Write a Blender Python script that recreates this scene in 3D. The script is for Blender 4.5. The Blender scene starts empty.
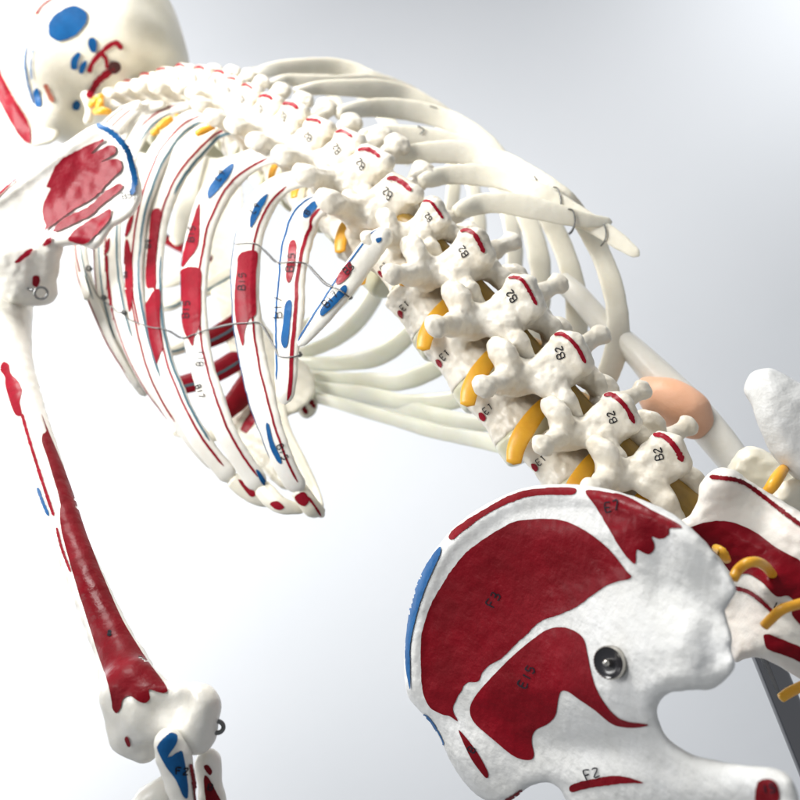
import bpy, math, random
import numpy as np
from mathutils import Vector, Matrix
from mathutils.bvhtree import BVHTree
from mathutils.geometry import delaunay_2d_cdt

random.seed(7)
rng = np.random.RandomState(5)

# ------------------------------------------------------------------ camera
F_PX = 700.0                                   # focal length in pixels of an 800 px wide frame
def _n(v):
    v = np.array(v, float); return v / np.linalg.norm(v)
U = _n((-.53, .54, -.65))                      # skeleton's up, in camera axes
L = np.array((-.846, -.349, .402)); L = _n(L - U * L.dot(U))   # skeleton's left
P = np.cross(U, L)                             # skeleton's back
M = np.array([L, P, U])                        # camera axes -> world axes (Z up)
CAM = np.array((0.0, 0.0, 0.86))
sc = bpy.context.scene
cd = bpy.data.cameras.new('camera')
cam = bpy.data.objects.new('camera', cd); sc.collection.objects.link(cam)
cd.sensor_width = 36; cd.lens = 36 * F_PX / 800; cd.clip_start = .01; cd.clip_end = 50
m4 = Matrix([list(M[i]) + [CAM[i]] for i in range(3)] + [[0, 0, 0, 1]])
cam.matrix_world = m4
cd.dof.use_dof = True; cd.dof.focus_distance = .285; cd.dof.aperture_fstop = 11.5
sc.camera = cam
sc.render.resolution_x = sc.render.resolution_y = 1024

def W(v):                                      # camera axes -> world
    return np.asarray(v, float) @ M.T + CAM
def C(px, py, d):                              # pixel of the 800 frame at depth d, in camera axes
    return np.array(((px - 400) / F_PX * d, (400 - py) / F_PX * d, -d))
O_P = -0.196
def DA(px, py, a):                             # depth where the sight line meets the frontal plane a metres in front of the spine
    r = np.array(((px - 400) / F_PX, (400 - py) / F_PX, -1.0))
    return (O_P - a) / r.dot(P)

# ------------------------------------------------------------------ world and lamps
w = bpy.data.worlds.new('World'); sc.world = w; w.use_nodes = True
bg = w.node_tree.nodes['Background']
bg.inputs[0].default_value = (.92, .955, 1.0, 1); bg.inputs[1].default_value = .35
sc.view_settings.view_transform = 'Standard'; sc.view_settings.look = 'None'
sc.view_settings.exposure = 0; sc.view_settings.gamma = 1
def lamp(name, kind, v, tgt, power, size=.3, col=(1, 1, 1), **kw):
    ld = bpy.data.lights.new(name, kind); ld.energy = power; ld.color = col
    if kind == 'AREA': ld.shape = 'DISK'; ld.size = size
    else: ld.shadow_soft_size = size
    for k, x in kw.items(): setattr(ld, k, x)
    o = bpy.data.objects.new(name, ld); sc.collection.objects.link(o)
    a = Vector(W(v)); b = Vector(W(tgt)); o.location = a
    o.rotation_euler = (b - a).to_track_quat('-Z', 'Y').to_euler()
    return o
lamp('key_lamp', 'AREA', (-.42, 1.04, -.42), (-.05, .05, -.42), 16.5, .45, (1, .985, .955))
lamp('side_fill', 'AREA', (-.85, .42, .10), (-.30, .26, -.52), 4.0, .5, (1, .99, .97), spread=1.25)  # unseen source, added to brighten the skull and upper left bones
lamp('backdrop_fill_left', 'SPOT', (-2.4, .05, -.75), (-1.38, .0, -2.0), 440, .35, (1, .985, .97), spot_size=2.45, spot_blend=1.0)  # added spot out of frame, whitens the left of the backdrop
lamp('backdrop_fill_corner', 'SPOT', (2.1, 2.1, -.5), (1.42, 1.42, -2.05), 210, .2, (1, 1, 1), spot_size=.85, spot_blend=1.0)  # added spot out of frame, brightens the backdrop's top right corner

# ------------------------------------------------------------------ materials
def mat(name, col, rough=.45, bump=0, scale=300, bump2=0, scale2=60, var=None, varscale=40, streak=0, metal=0, sss=0, coat=0, trans=0, dist=.0006, alpha=1):
    m = bpy.data.materials.new(name); m.use_nodes = True
    nt = m.node_tree; b = nt.nodes['Principled BSDF']
    b.inputs['Base Color'].default_value = (*col, 1); b.inputs['Roughness'].default_value = rough
    b.inputs['Metallic'].default_value = metal
    if sss:
        b.inputs['Subsurface Weight'].default_value = sss; b.inputs['Subsurface Radius'].default_value = (1, .8, .55)
        b.inputs['Subsurface Scale'].default_value = .003
    if coat: b.inputs['Coat Weight'].default_value = coat; b.inputs['Coat Roughness'].default_value = .18
    if name.startswith(('red', 'black', 'blue')): b.inputs['Specular IOR Level'].default_value = .1
    if trans: b.inputs['Transmission Weight'].default_value = trans; b.inputs['IOR'].default_value = 1.3
    g = nt.nodes.new('ShaderNodeNewGeometry')
    if var:
        n = nt.nodes.new('ShaderNodeTexNoise'); n.inputs['Scale'].default_value = varscale; n.inputs['Detail'].default_value = 6
        n.inputs['Roughness'].default_value = .65
        r = nt.nodes.new('ShaderNodeValToRGB'); r.color_ramp.elements[0].position = .35; r.color_ramp.elements[1].position = .68
        r.color_ramp.elements[0].color = (*var, 1); r.color_ramp.elements[1].color = (*col, 1)
        nt.links.new(g.outputs['Position'], n.inputs['Vector']); nt.links.new(n.outputs['Fac'], r.inputs['Fac'])
        nt.links.new(r.outputs['Color'], b.inputs['Base Color'])
    prev = None
    if streak:
        mp = nt.nodes.new('ShaderNodeMapping'); mp.inputs['Scale'].default_value = (1.0, 1.0, .16); mp.inputs['Rotation'].default_value = (.5, .3, .2)
        n = nt.nodes.new('ShaderNodeTexNoise'); n.inputs['Scale'].default_value = 520; n.inputs['Detail'].default_value = 5
        nt.links.new(g.outputs['Position'], mp.inputs['Vector']); nt.links.new(mp.outputs['Vector'], n.inputs['Vector'])
        bm = nt.nodes.new('ShaderNodeBump'); bm.inputs['Strength'].default_value = streak; bm.inputs['Distance'].default_value = .0005
        nt.links.new(n.outputs['Fac'], bm.inputs['Height']); nt.links.new(bm.outputs['Normal'], b.inputs['Normal']); prev = bm
        n2 = nt.nodes.new('ShaderNodeTexNoise'); n2.inputs['Scale'].default_value = 75; n2.inputs['Detail'].default_value = 4
        mr = nt.nodes.new('ShaderNodeMapRange'); mr.inputs[1].default_value = .3; mr.inputs[2].default_value = .7; mr.inputs[3].default_value = rough-.14; mr.inputs[4].default_value = rough+.16
        nt.links.new(g.outputs['Position'], n2.inputs['Vector']); nt.links.new(n2.outputs['Fac'], mr.inputs[0]); nt.links.new(mr.outputs[0], b.inputs['Roughness'])
    for amt, s, det in ((bump, scale, 4), (bump2, scale2, 3)):
        if not amt: continue
        n = nt.nodes.new('ShaderNodeTexNoise'); n.inputs['Scale'].default_value = s; n.inputs['Detail'].default_value = det
        nt.links.new(g.outputs['Position'], n.inputs['Vector'])
        bm = nt.nodes.new('ShaderNodeBump'); bm.inputs['Strength'].default_value = amt; bm.inputs['Distance'].default_value = dist * (300 / s) ** .5
        nt.links.new(n.outputs['Fac'], bm.inputs['Height'])
        if prev: nt.links.new(prev.outputs['Normal'], bm.inputs['Normal'])
        nt.links.new(bm.outputs['Normal'], b.inputs['Normal']); prev = bm
    return m
BONE = mat('cast_bone', (.80, .765, .68), .44, .4, 480, .5, 130, var=(.66, .60, .49), varscale=60, sss=.12, coat=.15)
RIBM = mat('rib_white', (.82, .80, .745), .38, .35, 300, .25, 90, var=(.74, .71, .63), varscale=35, sss=.12, coat=.2)
CREAM = mat('cream_bone', (.80, .765, .66), .40, .3, 300, .3, 90, var=(.73, .69, .57), varscale=30, sss=.2, coat=.2)
HIPW = mat('white_painted_bone', (.68, .685, .68), .48, .55, 430, .9, 150, var=(.61, .61, .59), varscale=50, coat=.12)
SACW = mat('pinkish_bone', (.80, .72, .655), .48, .5, 420, .5, 160, var=(.80, .78, .72), varscale=45, sss=.1)
RED = mat('red_paint', (.205, .0028, .010), .42, .5, 620, .5, 170, var=(.135, .002, .006), varscale=38, streak=.12, coat=.05)
REDS = mat('red_paint_lit', (.29, .006, .020), .42, .5, 500, .4, 160, var=(.21, .004, .013), varscale=60, coat=.08)  # same red paint, overexposure of the upper bones put into the colour
BLUE = mat('blue_paint', (.008, .10, .28), .42, .4, 400, var=(.006, .07, .21), varscale=80, coat=.05)
INK = mat('black_ink', (.012, .012, .018), .5)
NERVE = mat('yellow_nerve', (.80, .44, .025), .40, .35, 260, var=(.72, .33, .015), varscale=70, sss=.3, coat=.15)
CORD = mat('spinal_cord', (.36, .21, .03), .4, .2, 200, var=(.24, .15, .03), varscale=70, sss=.2)
DISC = mat('disc', (.55, .53, .36), .32, .2, 150, sss=.35, coat=.4, var=(.62, .61, .46), varscale=70)
CART = mat('cartilage', (.80, .80, .66), .30, .15, 120, sss=.4, coat=.3, var=(.86, .86, .77), varscale=40)
PEACH = mat('peach_ligament', (.80, .43, .26), .5, .5, 200, .4, 70, sss=.3, var=(.83, .50, .34), varscale=30)
CHROME = mat('chrome', (.22, .22, .23), .05, metal=1)
STEEL = mat('steel', (.17, .17, .17), .32, metal=1)
RIM = mat('knurled_steel', (.50, .48, .44), .25, metal=1)
TEAL = mat('dull_blue_paint', (.07, .15, .19), .45)  # duller, greyer blue for the lines on the inner rib edges
DARK = mat('dark_steel', (.012, .011, .014), .22, metal=0, coat=.6)

# ------------------------------------------------------------------ geometry kit
class Geo:
    def __init__(s): s.v = []; s.f = []; s.m = []; s.mats = []; s.n = 0
    def add(s, v, f, mt):
        if mt not in s.mats: s.mats.append(mt)
        k = s.mats.index(mt)
        s.v.append(np.asarray(v, float)); s.f += [tuple(int(i) + s.n for i in q) for q in f]; s.m += [k] * len(f); s.n += len(v)
        return s
    def bvh(s): return BVHTree.FromPolygons(np.concatenate(s.v).tolist(), s.f)
def link(name, geo, parent=None, origin=None, mw=None):
    """geo verts are in world metres (or in local metres when mw is given)"""
    v = np.concatenate(geo.v)
    if mw is None:
        c = np.asarray(origin if origin is not None else v.mean(0)); v = v - c; mw = Matrix.Translation(c.tolist())
    me = bpy.data.meshes.new(name); me.from_pydata(v.tolist(), [], geo.f); me.update()
    for x in geo.mats: me.materials.append(x)
    me.polygons.foreach_set('material_index', geo.m)
    me.polygons.foreach_set('use_smooth', [True] * len(me.polygons))
    o = bpy.data.objects.new(name, me); sc.collection.objects.link(o)
    place(o, mw, parent); return o
WM = {}
def place(o, mw, parent):
    WM[o.name] = mw.copy()
    if parent is not None:
        o.parent = parent; o.matrix_parent_inverse = Matrix.Identity(4)
        o.matrix_basis = WM[parent.name].inverted() @ mw
    else: o.matrix_basis = mw
def tag(o, label=None, cat=None, group=None, kind=None):
    for k, x in (('label', label), ('category', cat), ('group', group), ('kind', kind)):
        if x: o[k] = x

def nets(F, lo, h):
    """naive surface nets of a signed distance grid"""
    ins = F < 0
    nx, ny, nz = F.shape
    cnt = np.zeros((nx-1, ny-1, nz-1), np.int8)
    for i in (0, 1):
        for j in (0, 1):
            for k in (0, 1): cnt += ins[i:nx-1+i, j:ny-1+j, k:nz-1+k]
    act = (cnt > 0) & (cnt < 8)
    idx = -np.ones(act.shape, np.int64); ii = np.argwhere(act); idx[act] = np.arange(len(ii))
    acc = np.zeros((len(ii), 3)); wt = np.zeros(len(ii))
    cs = [(i, j, k) for i in (0, 1) for j in (0, 1) for k in (0, 1)]
    for a in cs:
        for b in cs:
            if sum(np.abs(np.subtract(a, b))) != 1 or a > b: continue
            fa = F[ii[:, 0]+a[0], ii[:, 1]+a[1], ii[:, 2]+a[2]]; fb = F[ii[:, 0]+b[0], ii[:, 1]+b[1], ii[:, 2]+b[2]]
            cr = (fa < 0) != (fb < 0)
            t = np.where(cr, fa / np.where(cr, fa - fb, 1), 0)[:, None]
            acc += np.where(cr[:, None], np.array(a) + t * (np.array(b) - np.array(a)), 0); wt += cr
    V = (ii + acc / wt[:, None]) * h + lo
    Q = []
    for ax in range(3):
        o1, o2 = [(1, 2), (2, 0), (0, 1)][ax]
        s0 = [slice(1, -1)] * 3; s0[ax] = slice(0, -1); s1 = [slice(1, -1)] * 3; s1[ax] = slice(1, None)
        A = ins[tuple(s0)]; B = ins[tuple(s1)]
        e = np.argwhere(A != B)
        if not len(e): continue
        fl = A[tuple(e.T)]
        e = e + 1; e[:, ax] -= 1
        def g(d1, d2):
            q = e.copy(); q[:, o1] += d1; q[:, o2] += d2; return idx[tuple(q.T)]
        q = np.stack([g(-1, -1), g(0, -1), g(0, 0), g(-1, 0)], 1)
        q[~fl] = q[~fl][:, ::-1]
        Q.append(q)
    Q = np.concatenate(Q)
    Q = Q[(Q >= 0).all(1)]
    E = np.concatenate([Q[:, [0, 1]], Q[:, [1, 2]], Q[:, [2, 3]], Q[:, [3, 0]]]); E = np.concatenate([E, E[:, ::-1]])
    cnt_ = np.maximum(np.bincount(E[:, 0], minlength=len(V)), 1)[:, None]
    for lam in (.55, -.57, .55, -.57, .55, -.30):            # Taubin smoothing takes the voxel steps out
        avg = np.stack([np.bincount(E[:, 0], V[E[:, 1], j], minlength=len(V)) for j in range(3)], 1) / cnt_
        V = V + lam * (avg - V)
    return V, Q
class Vol:
    def __init__(s, lo, hi, h):
        s.lo = np.array(lo, float); s.h = h
        n = np.ceil((np.array(hi) - s.lo) / h).astype(int) + 1
        ax = [(s.lo[i] + h * np.arange(n[i])).astype(np.float32) for i in range(3)]
        s.X, s.Y, s.Z = np.meshgrid(*ax, indexing='ij'); s.F = np.full(s.X.shape, 1e3, np.float32)
    def add(s, d, k=.003):
        hh = np.clip(.5 + .5 * (s.F - d) / k, 0, 1); s.F = (s.F * (1 - hh) + d * hh - k * hh * (1 - hh)).astype(np.float32); return s
    def sub(s, d, k=.002):
        d = -d; hh = np.clip(.5 - .5 * (s.F - d) / k, 0, 1); s.F = (s.F * (1 - hh) + d * hh + k * hh * (1 - hh)).astype(np.float32); return s
    def cap(s, a, b, ra, rb=None):
        rb = ra if rb is None else rb
        a = np.array(a, float); b = np.array(b, float); ab = b - a; l2 = max(ab.dot(ab), 1e-12)
        t = np.clip(((s.X - a[0]) * ab[0] + (s.Y - a[1]) * ab[1] + (s.Z - a[2]) * ab[2]) / l2, 0, 1)
        return np.sqrt((s.X - a[0] - t * ab[0]) ** 2 + (s.Y - a[1] - t * ab[1]) ** 2 + (s.Z - a[2] - t * ab[2]) ** 2) - (ra + t * (rb - ra))
    def chain(s, pts, k):
        for (a, ra), (b, rb) in zip(pts, pts[1:]): s.add(s.cap(a, b, ra, rb), k)
        return s
    def ell(s, c, r, R=None):
        x, y, z = s.X - c[0], s.Y - c[1], s.Z - c[2]
        if R is not None: x, y, z = (R[0][0]*x + R[0][1]*y + R[0][2]*z, R[1][0]*x + R[1][1]*y + R[1][2]*z, R[2][0]*x + R[2][1]*y + R[2][2]*z)
        k0 = np.sqrt((x/r[0])**2 + (y/r[1])**2 + (z/r[2])**2); k1 = np.sqrt((x/r[0]**2)**2 + (y/r[1]**2)**2 + (z/r[2]**2)**2)
        return k0 * (k0 - 1) / np.maximum(k1, 1e-6)
    def box(s, c, hf, r):
        q = [np.abs(a - c[i]) - hf[i] + r for i, a in enumerate((s.X, s.Y, s.Z))]
        out = np.sqrt(sum(np.maximum(a, 0) ** 2 for a in q)); return out + np.minimum(np.maximum(np.maximum(q[0], q[1]), q[2]), 0) - r
    def noise(s, amp, wl, seed=0, n=11):
        r = np.random.RandomState(seed); d = 0
        for i in range(n):
            k = r.normal(size=3); k *= 2 * math.pi / (wl * r.uniform(.7, 1.5)) / np.linalg.norm(k)
            k2 = r.normal(size=3); k2 *= 2 * math.pi / (wl * r.uniform(.7, 1.5)) / np.linalg.norm(k2)
            d = d + np.sin(k[0]*s.X + k[1]*s.Y + k[2]*s.Z + r.uniform(0, 6)) * np.sin(k2[0]*s.X + k2[1]*s.Y + k2[2]*s.Z + r.uniform(0, 6))
        s.F = (s.F + amp * d / n * 2.6).astype(np.float32); return s
    def mesh(s): return nets(s.F, s.lo, s.h)

def catmull(pts, step, closed=False):
    pts = np.asarray(pts, float); n = len(pts); out = []
    rg = range(n if closed else n - 1)
    for i in rg:
        p1, p2 = pts[i], pts[(i+1) % n]
        p0 = pts[(i-1) % n] if closed or i > 0 else 2*p1 - p2
        p3 = pts[(i+2) % n] if closed or i + 2 < n else 2*p2 - p1
        m = max(1, int(np.linalg.norm((p2 - p1)[:2]) / step))
        for t in np.arange(m) / m:
            out.append(.5 * (2*p1 + (p2-p0)*t + (2*p0-5*p1+4*p2-p3)*t*t + (3*p1-p0-3*p2+p3)*t**3))
    if not closed: out.append(pts[-1])
    return np.array(out)

def poly_mesh(poly, step):
    poly = np.asarray(poly); n = len(poly)
    lo, hi = poly.min(0), poly.max(0)
    gx, gy = np.meshgrid(np.arange(lo[0], hi[0], step), np.arange(lo[1], hi[1], step)); g = np.stack([gx.ravel(), gy.ravel()], 1)
    sd = poly_sd(g[:, 0], g[:, 1], poly); g = g[sd < -step * .45]
    v = [Vector(p) for p in poly] + [Vector(p) for p in g]
    r = delaunay_2d_cdt(v, [], [list(range(n))], 1, 1e-6)
    return np.array([(p.x, p.y) for p in r[0]]), r[2]
def poly_sd(x, y, poly):
    d = np.full(x.shape, 1e9); ins = np.zeros(x.shape, bool); n = len(poly)
    for i in range(n):
        x0, y0 = poly[i]; x1, y1 = poly[(i+1) % n]; ex, ey = x1-x0, y1-y0
        t = np.clip(((x-x0)*ex + (y-y0)*ey) / max(ex*ex+ey*ey, 1e-12), 0, 1)
        d = np.minimum(d, (x-x0-t*ex)**2 + (y-y0-t*ey)**2)
        if y0 != y1:
            c = (y0 > y) != (y1 > y); ins ^= c & (x < (x1-x0)*(y-y0)/(y1-y0) + x0)
    return np.where(ins, -1, 1) * np.sqrt(d)
def camray(x, y):
    d = C(x, y, 1.0); return Vector(CAM.tolist()), Vector((W(d) - CAM).tolist()).normalized()
def stick(geo, bvh, v2, faces, mt, off=.00022, ray=camray, maxd=5):
    V = []; ok = []
    for x, y in v2:
        o, d = ray(x, y); h = bvh.ray_cast(o, d, maxd)
        if h[0] is None: V.append((0, 0, 0)); ok.append(False)
        else:
            nn = h[1] if h[1].dot(d) < 0 else -h[1]
            V.append(tuple(h[0] + nn * off - d * off * .5)); ok.append(True)
    V = np.array(V); F = []
    for f in faces:
        if all(ok[i] for i in f):
            a, b, c = V[f[0]], V[f[1]], V[f[2]]
            if max(np.linalg.norm(a-b), np.linalg.norm(b-c), np.linalg.norm(a-c)) < .006: F.append(tuple(f))
    if F:
        used = sorted({i for f in F for i in f}); mp = {j: i for i, j in enumerate(used)}
        geo.add(V[used], [tuple(mp[i] for i in f) for f in F], mt)
def paint(geo, bvh, pts, mt, step=2.0, jit=.35, off=.00022, ray=camray, unit=1.0):
    p = catmull(pts, step * .8, True)
    p = p + np.convolve(rng.normal(size=len(p)), [.3, .4, .3], 'same')[:, None] * jit * rng.uniform(.5, 1, (len(p), 2)) * unit
    v, f = poly_mesh(p, step); stick(geo, bvh, v, f, mt, off, ray)
def brush(geo, bvh, path, wd, mt, step=1.2, off=.00028, ray=camray, taper=True, jit=.12, ns=3):
    """ribbon of width wd along a path, laid on the surface"""
    p = catmull(path, step); n = len(p); t = np.gradient(p, axis=0); t /= np.maximum(np.linalg.norm(t, axis=1), 1e-9)[:, None]
    nn = np.stack([-t[:, 1], t[:, 0]], 1)
    ww = np.full(n, wd / 2.0) * (1 + jit * rng.normal(size=n))
    if taper and n > 4:
        ww[0] *= .45; ww[-1] *= .3; ww[1] *= .85; ww[-2] *= .7
    rows = [p + nn * (ww * a)[:, None] for a in np.linspace(-1, 1, ns)]
    v = np.stack(rows, 1).reshape(-1, 2); f = []
    for i in range(n-1):
        for j in range(ns-1):
            a = i*ns + j; f.append((a, a+1, a+ns+1)); f.append((a, a+ns+1, a+ns))
    stick(geo, bvh, v, f, mt, off, ray)
GL = {'B': [[(0,0),(0,1),(.5,1),(.62,.8),(.45,.55),(0,.52)],[(.45,.55),(.7,.3),(.55,0),(0,0)]], '2': [[(0,.8),(.25,1),(.55,.9),(.5,.6),(0,0),(.65,.02)]],
 'F': [[(.05,0),(0,1),(.65,1)],[(0,.55),(.5,.56)]], 'E': [[(.65,1),(0,1),(0,0),(.65,0)],[(0,.5),(.5,.5)]], '1': [[(.3,0),(.3,1)]],
 '3': [[(0,.95),(.5,1),(.45,.6),(.15,.55),(.55,.45),(.5,.05),(0,.02)]], '5': [[(.6,1),(.1,1),(.05,.55),(.5,.6),(.6,.25),(.35,0),(0,.08)]],
 '7': [[(0,1),(.6,1),(.25,0)]], '8': [[(.3,.5),(.02,.75),(.3,1),(.58,.78),(.3,.5),(0,.22),(.3,0),(.6,.24),(.3,.5)]], 'L': [[(0,1),(0,0),(.55,0)]],
 'T': [[(0,1),(.7,1)],[(.35,1),(.35,0)]], '9': [[(.55,.6),(.3,.5),(.03,.75),(.3,1),(.57,.8),(.45,0)]], 'I': [[(.3,0),(.3,1)],[(.1,1),(.5,1)]], '6': [[(.5,1),(.1,.5),(.05,.15),(.3,0),(.55,.2),(.4,.5),(.1,.4)]],
 '0': [[(.3,0),(.02,.5),(.3,1),(.58,.5),(.3,0)]]}
def write(geo, bvh, txt, x, y, size, ang, ray=camray, wd=None, flipy=True, mt=None, off=.00045, gap=.95):
    ca, sa = math.cos(math.radians(ang)), math.sin(math.radians(ang)); cur = 0
    for ch in txt:
        for st in GL[ch]:
            pts = []
            for a, b in st:
                X = (cur + a + rng.normal() * .02) * size; Y = (b + rng.normal() * .02) * size * (-1 if flipy else 1)
                pts.append((x + X*ca - Y*sa, y + X*sa + Y*ca))
            brush(geo, bvh, pts, wd or size*.14, mt or INK, step=size*.12, off=off, ray=ray, ns=2, taper=False)
        cur += gap

def tube(path, rad, seg=10, capend=True, flat=None, nrm=None):
    """path (n,3) world, rad (n,) ; flat: thickness ratio, nrm (n,3) direction of the thin axis"""
    p = np.asarray(path, float); n = len(p); rad = np.broadcast_to(np.asarray(rad, float), (n,)).copy()
    t = np.gradient(p, axis=0); t /= np.linalg.norm(t, axis=1)[:, None]
    if nrm is None:
        a = np.array((0, 0, 1.)) if abs(t[0][2]) < .9 else np.array((1., 0, 0)); N = []
        for i in range(n):
            a = a - t[i] * a.dot(t[i]); a /= np.linalg.norm(a); N.append(a)
        nrm = np.array(N)
    nrm = nrm - t * (nrm * t).sum(1)[:, None]; nrm /= np.linalg.norm(nrm, axis=1)[:, None]
    B = np.cross(t, nrm); th = np.linspace(0, 2*math.pi, seg, endpoint=False)
    fl = np.broadcast_to(np.asarray(1.0 if flat is None else flat, float), (n,))
    c = np.cos(th); s_ = np.sin(th)
    V = p[:, None] + B[:, None] * (rad[:, None] * c)[..., None] + nrm[:, None] * ((rad*fl)[:, None] * s_)[..., None]
    V = V.reshape(-1, 3); f = []
    for i in range(n-1):
        for j in range(seg):
            k = (j+1) % seg; f.append((i*seg+j, i*seg+k, (i+1)*seg+k, (i+1)*seg+j))
    V = np.vstack([V, p[0] - t[0]*rad[0]*.35, p[-1] + t[-1]*rad[-1]*.35]); m = len(V)
    for j in range(seg):
        k = (j+1) % seg; f.append((m-2, k, j)); f.append((m-1, (n-1)*seg+j, (n-1)*seg+k))
    return V, f, (p, t, nrm, B, rad, fl)
def ctube(pts, mt, seg=12, step=3, geo=None):
    """pts: (px,py,depth,radius px)"""
    q = catmull(pts, step); P3 = np.array([W(C(a, b, d)) for a, b, d, r in q]); R = np.array([r*d/F_PX for a, b, d, r in q])
    V, f, _ = tube(P3, R, seg); return (geo or Geo()).add(V, f, mt)

# ------------------------------------------------------------------ the setting: a paper backdrop
g = Geo(); n = 24; V = []; f = []
for i in range(n+1):
    for j in range(n+1):
        x = -3.6 + 7.2*i/n; y = -3.4 + 6.8*j/n; V.append(W((x, y, -2.05 + .03*(x*x + y*y))))
for i in range(n):
    for j in range(n): a = i*(n+1)+j; f.append((a, a+n+1, a+n+2, a+1))
WALL = mat('backdrop_paper', (.69, .71, .74), .9, .15, 30, var=(.67, .695, .725), varscale=1.2)
g.add(V, f, WALL); o = link('backdrop', g); tag(o, 'pale grey backdrop wall behind the skeleton', 'backdrop', kind='structure')

# ------------------------------------------------------------------ the skeleton
root = bpy.data.objects.new('anatomical_skeleton', None); sc.collection.objects.link(root)
place(root, Matrix.Translation(W(C(690, 560, .28)).tolist()), None)
tag(root, 'white anatomical teaching skeleton with red and blue painted muscle areas', 'skeleton')

# ---- plates cut to an outline, in camera axes
def plate(outline, depth, half, h=.0007, r=.004, pad=.012, extra=None, mt=HIPW, nz=(.0002, .006), k=.004, seed=1, drange=None):
    pl = catmull(outline, 3, True); x0, y0 = pl.min(0) - 3; x1, y1 = pl.max(0) + 3
    gx, gy = np.meshgrid(np.arange(x0, x1+1), np.arange(y0, y1+1), indexing='ij'); sd = poly_sd(gx, gy, pl)
    smp = [C(x, y, depth(x, y)) for x, y in pl]
    lo = np.min(smp, 0) - pad; hi = np.max(smp, 0) + pad
    v = Vol(lo, hi, h); px = 400 + v.X / -v.Z * F_PX; py = 400 - v.Y / -v.Z * F_PX
    ix = np.clip(px - x0, 0, sd.shape[0]-1.01); iy = np.clip(py - y0, 0, sd.shape[1]-1.01); i0 = ix.astype(int); j0 = iy.astype(int); a = ix-i0; b = iy-j0
    s2 = sd[i0, j0]*(1-a)*(1-b) + sd[i0+1, j0]*a*(1-b) + sd[i0, j0+1]*(1-a)*b + sd[i0+1, j0+1]*a*b
    s2 = s2 * (-v.Z) / F_PX
    hf = half(px, py, s2); q1 = s2 + r; q2 = np.abs(-v.Z - depth(px, py)) - hf + r
    v.F = (np.minimum(np.maximum(q1, q2), 0) + np.sqrt(np.maximum(q1, 0)**2 + np.maximum(q2, 0)**2) - r).astype(np.float32)
    if extra: extra(v)
    v.noise(nz[0], nz[1], seed)
    VV, FF = v.mesh(); return Geo().add(W(VV), FF, mt)
def gs(x, y, cx, cy, s, sy=None): return np.exp(-((x-cx)**2/(2*s*s) + (y-cy)**2/(2*(sy or s)**2)))

# ---- left hip bone
HIP = [(736,590),(728,572),(712,550),(690,527),(665,510),(640,499),(615,491),(590,486),(560,484),(530,487),(505,495),(480,508),(458,524),(438,546),(424,570),(413,600),(407,630),(404,660),(406,690),(412,702),(420,711),(430,722),(440,738),(450,760),(465,783),(480,797),(495,803),(508,801),(518,795),(530,786),(548,782),(560,789),(566,800),(578,818),(640,836),(720,838),(790,836),(800,812),(796,790),(788,775),(772,768),(740,765),(700,757),(682,749),(668,738),(660,725),(657,710),(662,698),(672,692),(690,690),(712,689),(722,682),(732,672),(735,662),(731,650),(732,636),(727,620),(725,610),(731,600)]
def hip_depth(x, y):
    d = .2368 - .000300*(x-600) - .00003*(y-640)
    d = d + .0055*gs(x, y, 690, 595, 26) + .0045*gs(x, y, 520, 590, 70) - .004*gs(x, y, 600, 520, 60, 30) + .003*gs(x, y, 560, 500, 90, 18)
    d = d - .006*gs(x, y, 640, 660, 45, 60) + .004*gs(x, y, 600, 745, 40, 14) + .000075*np.maximum(y-690, 0) - .002*gs(x, y, 700, 790, 60, 14) + .006*gs(x, y, 720, 640, 16, 50)
    d = d - .003*gs(x, y, 470, 760, 26) + .0025*gs(x, y, 660, 560, 12, 40)
    return d
def hip_half(x, y, s):
    lip = np.exp(-((s + .0042)/.0030)**2) * .0017 * np.clip((700-x)/80, 0, 1) * np.clip((740-y)/60, 0, 1)
    return .0058 + lip + .004*np.clip((y-720)/90, 0, 1) + .002*gs(x, y, 640, 640, 60)
hipg = plate(HIP, hip_depth, hip_half, .0007, .0042, .03, nz=(.00022, .0060), seed=3)
hb = hipg.bvh()
P1 = [(421,640),(421,665),(422,686),(425,698),(431,708),(442,714),(450,716),(458,721),(453,709),(459,695),(467,683),(478,681),(483,672),(490,665),(502,658),(512,648),(525,636),(542,621),(560,614),(575,608),(590,597),(610,584),(631,578),(626,570),(610,550),(592,535),(575,525),(560,520),(540,519),(517,521),(500,529),(480,542),(462,557),(445,580),(430,607),(424,625)]
P2 = [(470,710),(475,697),(491,678),(514,655),(536,637),(549,629),(562,627),(575,631),(584,639),(588,655),(593,678),(601,697),(614,714),(627,721),(648,724),(640,727),(624,727),(611,723),(595,710),(579,699),(569,692),(562,691),(559,697),(556,714),(549,723),(536,730),(532,740),(534,756),(528,760),(514,756),(494,740),(475,723)]
P5 = [(586,491),(610,493),(627,497),(655,512),(675,522),(682,528),(670,529),(669,535),(660,539),(652,537),(655,547),(650,554),(644,553),(637,550),(636,563),(630,560),(620,547),(607,525),(595,505)]
P6 = [(449,537),(457,527),(482,511),(505,498),(525,491),(550,488),(572,488),(577,491),(572,495),(550,495),(535,496),(520,499),(495,510),(470,526),(454,539)]
P7 = [(441,547),(433,556),(421,577),(412,602),(408,628),(406,650),(407,670),(411,689),(411,670),(411,645),(416,620),(423,596),(432,574),(441,554)]
paint(hipg, hb, P1, RED, 2.2); paint(hipg, hb, P2, RED, 2.2, .15); paint(hipg, hb, P5, RED, 2, .5)
paint(hipg, hb, P6, RED, 1.8); paint(hipg, hb, P7, BLUE, 1.3, .2, .0005)
paint(hipg, hb, [(459,731),(465,736),(478,753),(488,772),(487,778),(481,772),(470,756)], RED, 1.6, .1)
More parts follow.
